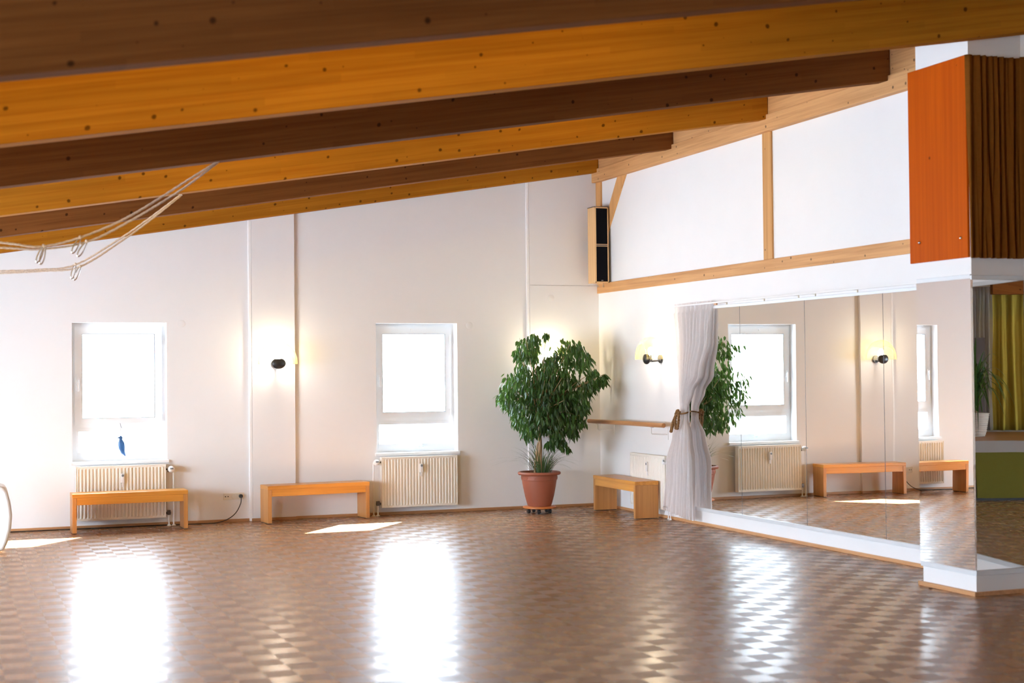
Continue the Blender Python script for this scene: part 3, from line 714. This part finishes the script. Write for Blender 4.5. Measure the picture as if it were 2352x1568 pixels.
# ---------------------------------------------------------------- wall lamps
def make_lamp():
    t = thing('wall_lamp', '', 'lamp', group='amber glass wall lamps')
    # local: wall at y=0, light towards -y, z=0 at arm height
    obj('wall_plate', MB().lathe([(.042,-.024),(.048,-.016),(.048,0)], 28, (0,0,0), 'Y'), M_BLACK, t, smooth=True)
    obj('arm', MB().tube([(0,-.02,-.018),(0,-.10,-.022),(0,-.12,-.024),(0,-.14,-.012),(0,-.15,.0)], .013, 12), M_BLACK, t, smooth=True)
    mb = MB().ell((0,-.175,.002), (.078,.03,.060), 28, 14, -1, .62)
    obj('front_cap', mb, M_BLACK, t, smooth=True)
    obj('cap_bowl', MB().ell((0,-.150,-.004), (.045,.040,.034), 20, 10, -1, 0), M_BLACK, t, smooth=True)
    obj('bulb', MB().ell((0,-.125,.085), (.032,.032,.045), 16, 10), M_BULB, t, smooth=True)
    obj('bulb_holder', MB().lathe([(.018,0),(.018,.045)], 14, (0,-.135,.0)), M_BLACK, t)
    def fn(u, v):
        a = PI*u; el = (PI/2)*(1-v)*.97
        # arched half-shell: spans left to right over the bulb, bulging outwards
        x = .215*math.cos(a); z = .245*math.sin(a)**.9 if math.sin(a) > 0 else 0
        y = -.13 + .115*(2*v-1)
        k = math.sqrt(max(0, 1-(2*v-1)**2*.55))
        return (x*k, y, -.005+z*k)
    obj('glass_shade', MB().grid(fn, 40, 14), M_LAMPGLASS, t, smooth='all', solid=.004)
    return t
la = make_lamp(); la.location = (-3.905, -.035, 1.715); la['label'] = 'amber glass wall lamp on the pilaster between the windows'
dup(la, (-.69, -.03, 1.715), 0, 'glowing wall lamp behind the top of the ficus')
dup(la, (0, -1.66, 1.725), -PI/2, 'amber glass wall lamp on the right wall beside the curtain')

# ---------------------------------------------------------------- sockets, covers, cable
t = thing('socket_strip', 'cream triple wall socket left of the pilaster', 'socket', (-4.365, 0, .278))
obj('plate', MB().box(-.112, .112, -.010, 0, -.036, .036), M_SOCKET, t, bevel=.004)
obj('socket_face', MB().lathe([(.020,-.013),(.024,-.013),(.026,-.010)], 22, (0,0,0), 'Y'), M_SOCKET, t, smooth=True)
for xx in (-.09, -.062): obj('antenna_port', MB().lathe([(.006,-.012),(.006,-.009)], 12, (xx,0,0), 'Y'), M_BLACK, t)
p_ = obj('plug', MB().lathe([(.018,-.045),(.022,-.03),(.022,-.010)], 20, (.074,0,0), 'Y'), M_BLACK, t, smooth=True)
t = thing('power_cable', 'black cable drooping from the socket and running along the floor', 'cable')
pts = []
K = [(-4.291,-.045,.275),(-4.30,-.055,.20),(-4.36,-.075,.10),(-4.46,-.09,.035),(-4.60,-.10,.006),(-4.85,-.09,.006),(-5.1,-.06,.006),(-5.5,-.055,.006),(-6.0,-.05,.006),(-6.6,-.05,.006),(-10.9,-.05,.006)]
for k in range(len(K)-1):
    for s in range(8):
        u = s/8; p0 = Vector(K[max(k-1,0)]); p1 = Vector(K[k]); p2 = Vector(K[k+1]); p3 = Vector(K[min(k+2,len(K)-1)])
        pts.append(.5*((2*p1)+(-p0+p2)*u+(2*p0-5*p1+4*p2-p3)*u*u+(-p0+3*p1-3*p2+p3)*u**3))
pts.append(Vector(K[-1]))
obj('wire', MB().tube(pts, .005, 8), M_BLACK, t, smooth=True)
for i, (x, z, yy, l) in enumerate([(-1.63,2.142,0,'round white wall cover right of the right window'), (-4.914,2.155,0,'round white wall cover right of the left window'), (-.618,2.468,-.03,'round white wall cover above the ficus')]):
    tag(obj('junction_cover', MB().lathe([(.036,-.004),(.040,-.002),(.040,0)], 28, (x,yy,z), 'Y'), M_WALL, smooth=True), l, 'wall cover', 'round wall covers')

# ---------------------------------------------------------------- hanging birds in the windows
def bird(name, label, loc, mat, flip=1, tilt=0):
    t = thing(name, label, 'ornament', loc)
    pts = [(0,0,.085),(.004,0,.06),(.0,0,.045),(.006,0,.0),(.012,0,-.05),(.026,0,-.10),(.05,0,-.135)]
    b = MB().tube([(p[0]*flip, p[1], p[2]) for p in pts], [.004,.022,.017,.036,.034,.018,.003], 16)
    b.v = [(x, y*.45, z) for x, y, z in b.v]
    obj('body', b, mat, t, smooth='all')
    obj('beak', MB().tube([(-.012*flip,0,.064),(-.040*flip,0,.056)], [.012,.001], 10), mat, t, smooth='all')
    obj('thread', MB().tube([(0,0,.085),(0,0,.20)], .0012, 6), M_STEEL, t)
    obj('hook', MB().tube([(.012,0,.165),(.004,0,.18),(0,0,.195),(-.004,.0,.215)], .003, 6), M_GREYBTN, t)
    return t
p = at((277,1018), 1, .09); bird('glass_bird', 'dark blue bird ornament hanging in the left window', (p.x, .09, p.z), M_BIRD)
b2 = bird('glass_bird', 'clear glass bird ornament hanging in the right window', (-2.29, .085, .83), M_ICE, 1)
b2.rotation_euler = (0, math.radians(-38), 0)

# ---------------------------------------------------------------- ficus in its pot
def leaf(mb, p, d, L, w, droop, roll):
    d = d.normalized(); side = d.cross(Vector((0,0,1)))
    side = side.normalized() if side.length > .05 else Vector((1,0,0))
    side = (Matrix.Rotation(roll, 3, d) @ side)
    up = side.cross(d)
    a = p; b = p+d*L*.35+side*w/2; b2_ = p+d*L*.35-side*w/2; c = p+d*L*.7+side*w*.36-Vector((0,0,droop*.4)); c2 = p+d*L*.7-side*w*.36-Vector((0,0,droop*.4))
    mid1 = p+d*L*.35-up*w*.14; mid2 = p+d*L*.7-up*w*.12-Vector((0,0,droop*.4)); e = p+d*L-Vector((0,0,droop))
    mb.add([a,b,b2_,mid1,c,c2,mid2,e], [(0,1,3),(0,3,2),(1,4,6,3),(3,6,5,2),(4,7,6),(6,7,5)])
def ficus():
    YC = -.60
    t = thing('potted_ficus', 'bushy weeping fig tree in a terracotta pot beside the corner', 'plant', (-1.02, YC, 0))
    O = Vector((-1.02, YC, 0))
    # dolly
    dl = obj('plant_dolly', MB().lathe([(.0,.058),(.178,.058),(.190,.064),(.190,.076),(.178,.082),(0,.082)], 40), M_DOLLY, t, smooth=True)
    for k in range(5):
        a = 2*PI*k/5+.5; x, y = .125*math.cos(a), .125*math.sin(a)
        obj('caster', MB().lathe([(.012,-.018),(.024,-.014),(.027,-.004),(.022,0),(.027,.004),(.024,.014),(.012,.018)], 16, (x,y,.028), 'X').box(x-.006, x+.006, y-.006, y+.006, .03, .058), M_BLACK, dl, smooth=True)
    pot = MB().lathe([(.0,.083),(.132,.083),(.138,.10),(.165,.20),(.185,.30),(.197,.375),(.203,.380),(.205,.430),(.208,.433),(.235,.437),(.245,.450),(.240,.466),(.225,.472),(.212,.470),(.205,.455),(.198,.44),(.0,.44)], 56)
    po = obj('pot', pot, M_TERRA, t, smooth=True)
    for k in range(14):
        a = 2*PI*k/14
        q0 = [( (.2045)*math.cos(a+da), (.2045)*math.sin(a+da), .39+z) for da, z in ((0,0),(.03,.012),(.09,.024),(.14,.028))]
        obj('rim_ornament', MB().tube(q0, .0022, 5), M_TERRA, po)
    obj('soil', MB().lathe([(0,.4405),(.197,.4405),(.197,.446),(.1,.452),(0,.455)], 30), M_SOIL, t)
    tr = MB()
    tr.tube([(-.012,0,.44),(-.01,.01,.6),(.012,0,.75),(.01,.0,.9),(.02,0,1.05),(.0,.02,1.3)], [.020,.018,.018,.020,.020,.014], 12)
    tr.tube([(.022,.01,.44),(.018,.0,.6),(.03,.012,.75),(.015,.005,.92),(.06,0,1.1),(.15,-.05,1.4)], [.018,.016,.015,.015,.014,.010], 12)
    tr.tube([(-.055,0,.44),(-.045,.01,.56),(-.028,.01,.68),(-.012,0,.8)], [.012,.011,.011,.008], 10)
    obj('trunk', tr, M_TRUNK, t, smooth=True)
    # crown: sprays of hanging leaves; sizes read in the photo, spread in depth round the trunk
    bl = [(420,180,85),(365,240,50),(480,130,55),(570,90,22),(470,230,70),(745,230,105),(800,190,60),(850,290,80),(930,400,60),(985,430,40),(900,470,60),(650,330,130),(560,400,110),
          (390,330,55),(330,440,80),(270,500,55),(235,560,45),(290,600,55),(430,480,120),(560,520,140),(690,500,140),(800,520,120),(860,620,45),(400,640,95),(350,720,55),(560,660,140),(700,660,120),(820,640,70),(830,730,45),
          (430,780,70),(520,760,90),(430,830,45),(640,780,100),(760,760,70),(770,820,40),(640,880,50),(690,900,45),(735,940,14),(600,900,35),(1010,400,18),(880,240,18)]
    br = MB(); lf = MB(); rnd = random.Random(3)
    for (cx, cy, r) in bl:
        px = (1080+cx/3.267, 740+cy/3.267); rm = r/3.267/205
        nd = max(1, int(r/42))
        for j in range(nd):
            dy = 0 if nd == 1 else rnd.uniform(-.45,.40)*min(1, r/90)
            c = at(px, 1, YC+dy)-O
            pts = [Vector((.01,0,.95+.2*rnd.random())), (Vector((.01,0,1.0))*.45+c*.55)+Vector((0,0,.12)), c+Vector((0,0,rm*.6))]
            br.tube(pts, [.008,.005,.002], 5, False)
        n = int(20+ (r/100)**2*165)
        for k in range(n):
            while True:
                v = Vector((rnd.uniform(-1,1), rnd.uniform(-1,1), rnd.uniform(-1,1)))
                if v.length < 1: break
            if rnd.random() < .10: v = v.normalized()*rnd.uniform(1.0,1.28)
            dpt = .50*min(1, r/70)
            c = at(px, 1, YC+v.y*dpt*.9)-O
            p = c+Vector((v.x*rm, 0, v.z*rm))
            if p.y+YC > -.14: p.y = -.14-YC-rnd.random()*.12
            if p.x-1.02 > -.06: continue
            if abs(p.x-1.02+.69) < .13 and p.y+YC > -.42 and 1.70 < p.z < 2.02: continue
            d = Vector((p.x*.5+rnd.uniform(-.6,.6), p.y*.5+rnd.uniform(-.6,.6), rnd.uniform(-1.7,-.5)))
            leaf(lf, p, d, rnd.uniform(.058,.095), rnd.uniform(.022,.034), rnd.uniform(0,.012), rnd.uniform(-.8,.8))
    obj('branch', br, M_TRUNK, t)
    fo = obj('foliage', lf, M_LEAF, t, smooth=False)
    # dracaena growing at the foot
    gr = MB()
    for k in range(80):
        a = rnd.uniform(0, 2*PI); r0 = rnd.uniform(.02,.12); L = rnd.uniform(.25,.50); lean = rnd.uniform(.25,.95)
        base = Vector((r0*math.cos(a)+.03, r0*math.sin(a), .44)); dirh = Vector((math.cos(a), math.sin(a), 0)); pr = None
        side = Vector((-math.sin(a), math.cos(a), 0))*.0055
        vs = []
        for s in range(9):
            u = s/8; p = base+dirh*(L*lean*u*(.5+.7*u))+Vector((0,0,L*(1.15*u-.75*u*u*lean*1.3)))
            w = 1-u**2*.9
            if p.y+YC > -.05: p.y = -.06-YC
            vs += [p-side*w, p+side*w]
        gr.add(vs, [(2*s,2*s+1,2*s+3,2*s+2) for s in range(8)])
    obj('undergrowth', gr, M_GRASS, t)
    return t
ficus()
for i, (q_, l) in enumerate([((1333,1163),'small dry leaf on the floor right of the ficus pot'), ((1349,1176),'tiny dry leaf on the floor near the right bench'), ((2138,1352),'dark speck of dry leaf at the foot of the column')]):
    p = at(q_, 2, .004)
    mb = MB(); leaf(mb, Vector((p.x-.02, p.y, .006)), Vector((1,.2,.0)), .045, .022, 0, .3)
    tag(obj('dry_leaf', mb, M_BROWNLEAF, solid=.001), l, 'leaf', 'fallen dry leaves')

# ---------------------------------------------------------------- ropes with carabiners
def twist(mb, path, r):
    path = [Vector(p) for p in path]; out = []
    for k in range(len(path)-1):
        for s in range(10):
            u = s/10; p0 = path[max(k-1,0)]; p1 = path[k]; p2 = path[k+1]; p3 = path[min(k+2,len(path)-1)]
            if (p3-p2).length > 2*(p2-p1).length: p3 = p2+(p2-p1)
            if k == len(path)-2: p0 = p1-(p2-p1); p3 = p2+(p2-p1)
            out.append(.5*((2*p1)+(-p0+p2)*u+(2*p0-5*p1+4*p2-p3)*u*u+(-p0+3*p1-3*p2+p3)*u**3))
    out.append(path[-1])
    # three strands
    L = 0; dense = []
    for a, b in zip(out, out[1:]):
        n = max(1, int((b-a).length/.02))
        for i in range(n): dense.append(a.lerp(b, i/n))
    dense.append(out[-1])
    for s_ in (0, 2*PI/3, 4*PI/3):
        pts = []
        for i, p in enumerate(dense):
            t_ = (dense[min(i+1,len(dense)-1)]-dense[max(i-1,0)]).normalized(); u_ = t_.orthogonal().normalized(); v_ = t_.cross(u_)
            a = i*1.0+s_; pts.append(p+(u_*math.cos(a)+v_*math.sin(a))*r*.45)
        mb.tube(pts, r*.55, 5)
YA, YBp = -5.91, -3.98
def rope(label, px, Y, end, r=.0085):
    mb = MB(); pts = [at(q_, 1, Y) for q_ in px]; pts.append(Vector(end)); twist(mb, pts, r)
    return tag(obj('hanging_rope', mb, M_ROPEW, smooth=True), label, 'rope', 'ropes slung below the ceiling beams')
rope('tan rope slung from the dark beam, upper strand of its pair', [(505,368),(440,408),(300,495),(185,545),(95,566),(30,560),(-40,552)], YA, (XL+.02, YA, zu(XL)+.25))
rope('tan rope slung from the dark beam, lower strand of its pair', [(503,371),(410,440),(290,512),(200,555),(98,572),(30,570),(-40,566)], YA+.05, (XL+.02, YA+.05, zu(XL)+.2))
rope('pale rope slung lowest, upper strand of its pair', [(415,447),(350,496),(280,545),(173,608),(90,619),(0,622),(-60,620)], YBp, (XL+.02, YBp, zu(XL)+.3))
rope('pale rope slung lowest, lower strand of its pair', [(418,447),(352,500),(284,550),(184,612),(100,622),(0,627),(-60,626)], YBp+.05, (XL+.02, YBp+.05, zu(XL)+.3))
def carabiner(label, px, Y, ang, ln=.115):
    p = at(px, 1, Y)
    t = thing('carabiner', label, 'carabiner', p, 0, 'steel carabiners on the ropes')
    a, w = ln, .0165; path = []
    for k in range(25):
        th = 2*PI*k/24
        ww = w*(.65+.35*(-math.cos(th)+1)/2*1.0)
        path.append(Vector((math.sin(th)*ww, 0, -a/2+math.cos(th)*a/2)))
    Mx = Matrix.Rotation(ang, 4, 'Y')
    obj('hook_body', MB().tube([Mx @ v for v in path], .0045, 8), M_STEEL, t, smooth=True)
    obj('knot', MB().ell((0,0,.004), (.011,.011,.013), 10, 8), M_ROPEW, t, smooth=True)
    return t
carabiner('steel carabiner hanging from the tan ropes, farthest left', (100,566), YA, math.radians(22))
carabiner('steel carabiner beside the farthest left one on the tan ropes', (103,568), YA+.03, math.radians(14))
carabiner('steel carabiner on the tan ropes further right, left one', (184,546), YA, math.radians(26))
carabiner('steel carabiner on the tan ropes further right, right one', (199,555), YA+.05, math.radians(30))
carabiner('steel carabiner on the pale ropes against the white wall, left one', (173,608), YBp, math.radians(14))
carabiner('steel carabiner on the pale ropes against the white wall, right one', (184,613), YBp+.05, math.radians(24))

# ---------------------------------------------------------------- white chair at the left edge, in the sun
t = thing('slipcovered_chair', 'white slipcovered chair at the left edge in bright sun', 'chair', (-7.1, -1.62, 0))
def roundbox(mb, x0, x1, y0_, y1_, z0_, z1_): return mb.box(x0, x1, y0_, y1_, z0_, z1_)
def fn_side(u, v):
    return None
back = MB(); N = 14
# curved back/side shell: profile rounded at the top, bulging outwards
def shell(mb, yc):
    pass
prof = [(.0,0.02),(.30,0.02),(.335,.10),(.365,.22),(.375,.34),(.36,.46),(.335,.56),(.30,.60),(.22,.615),(.05,.62),(-.25,.62),(-.25,.02)]
mb = MB(); n = len(prof)
mb.add([(x,-.30,z) for x,z in prof]+[(x,-.20,z) for x,z in prof], [tuple(range(n)), tuple(range(2*n-1,n-1,-1))]+[(i,(i+1)%n,(i+1)%n+n,i+n) for i in range(n)])
obj('armrest', mb, M_WHITEFAB, t, smooth=True, bevel=.03, segs=4)
mb = MB(); mb.add([(x,.22,z) for x,z in prof]+[(x,.32,z) for x,z in prof], [tuple(range(n)), tuple(range(2*n-1,n-1,-1))]+[(i,(i+1)%n,(i+1)%n+n,i+n) for i in range(n)])
obj('armrest', mb, M_WHITEFAB, t, smooth=True, bevel=.03, segs=4)
obj('backrest', MB().box(.22, .335, -.20, .22, .05, .60), M_WHITEFAB, t, bevel=.04, segs=4)
obj('seat', MB().box(-.25, .22, -.20, .22, .05, .36), M_WHITEFAB, t, bevel=.03, segs=3)
obj('cushion', MB().box(-.22, .20, -.18, .20, .36, .46), M_BEIGEFAB, t, bevel=.04, segs=4)

# ---------------------------------------------------------------- far end of the room, seen in the column mirror
SX0, SX1, SY0, SY1, SZ = -4.9, cx2-.01, -15.0, -17.6, .72
M_STAGE = wood('stage_boards', (.42,.22,.11), (.30,.15,.07), 'X', .4)
t = thing('stage_platform', 'wooden stage with a green skirt, seen in the column mirror', 'stage')
obj('deck', MB().box(SX0, SX1, SY1, SY0, SZ-.05, SZ), M_STAGE, t)
obj('edge_strip', MB().box(SX0, SX1, SY0, SY0+.02, SZ-.14, SZ+.002), simple('grey_edge', (.42,.40,.38), .6), t)
k = SX0
while k < SX1-.1:
    e = min(k+1.15, SX1)
    obj('skirt_panel', MB().box(k+.008, e-.008, SY0-.01, SY0+.012, .03, SZ-.13), M_GREEN, t); k += 1.15
obj('understructure', MB().box(SX0+.03, SX1, SY1, SY0-.03, 0.0, SZ-.05), M_BLACK, t)
pa = atm((2275,800), 1, -17.7)
pleats([(SX0-.6,-17.85), (cx2-.02,-17.85)], .73, 2.62, .03, .16, .4, M_OLIVE, 'stage_curtain', 'olive green floor-length curtain behind the stage, seen in the column mirror', 'curtain', nz=16)
p0 = atm((2238,800), 1, -17.68); p1 = atm((2284,800), 1, -17.68)
pz = atm((2284,658), 1, -17.68).z
xa_, xb_ = sorted((p0.x, p1.x))
pleats([(xa_-.0,-17.72), (xb_+.3,-17.72)], .74, pz, .018, .07, .6, M_ORGANZA, 'organza_drape', 'sheer grey drape at the side of the stage, seen in the column mirror', 'curtain', nz=16)
pb = atm((2280,672), 1, -17.3)
tag(obj('stage_beam', MB().box(SX0, pb.x, -17.4, -17.25, pb.z-.02, pb.z+.32), M_BEAM_SHADE), 'brown timber above the olive curtain, seen in the column mirror', 'beam')
p2 = atm((2246,776), 1, -17.66)
tag(obj('dark_panel', MB().box(p2.x-.09, p2.x+.35, -17.66, -17.60, SZ, p2.z), simple('dark_brown_panel', (.07,.05,.045), .6)), 'dark tall panel behind the plant, seen in the column mirror', 'panel')
pp = atm((2245,1001), 2, SZ)
t = thing('potted_dracaena', 'strappy green plant in a ribbed white pot, seen in the column mirror', 'plant', (pp.x, pp.y, SZ+.002))
mb = MB(); pr_ = []
for k in range(60):
    h = .30*k/59; pr_.append((.10+.07*(k/59)**.7+.004*math.sin(k*1.35), h))
obj('pot', mb.lathe([(0,0)]+pr_+[(.15,.30),(0,.28)], 36), simple('ribbed_white_pot', (.72,.66,.58), .5), t, smooth=True)
gr = MB(); rnd = random.Random(11)
for k in range(110):
    a = rnd.uniform(0,2*PI); L = rnd.uniform(.45,1.0); lean = rnd.uniform(.3,1.1); h0_ = rnd.uniform(.0,.40)
    dirh = Vector((math.cos(a), math.sin(a), 0)); side = Vector((-math.sin(a), math.cos(a), 0))*.016; vs = []
    base = Vector((.02*math.cos(a*3), .02*math.sin(a*3), .30+h0_))
    for s in range(10):
        u = s/9; p = base+dirh*(L*lean*.6*u)+Vector((0,0,L*(1.2*u-1.5*u*u*lean))); w = (1-u**2.5); p.z = max(p.z, .03)
        vs += [p-side*w, p+side*w]
    gr.add(vs, [(2*s,2*s+1,2*s+3,2*s+2) for s in range(9)])
obj('foliage', gr, M_LEAF, t)
obj('cane', MB().tube([(0,0,.28),(.01,0,.6)], .02, 8), M_TRUNK, t)
# unseen lamp added over the stage to light it warmly
t = thing('stage_fill_lamp', 'added warm fill lamp above the stage, out of view', 'lamp', (-2.6, -16.2, 3.15))
obj('housing', MB().lathe([(.05,.12),(.06,.0),(.12,-.10),(.115,-.10),(.055,0)], 24), M_BLACK, t)
obj('bulb', MB().ell((0,0,-.06), (.04,.04,.05), 14, 8), emit('stage_fill_bulb', (1,.62,.25), 300), t)
obj('cord', MB().tube([(0,0,.12),(0,0,zu(-2.6)+BH-3.15)], .005, 6), M_BLACK, t)
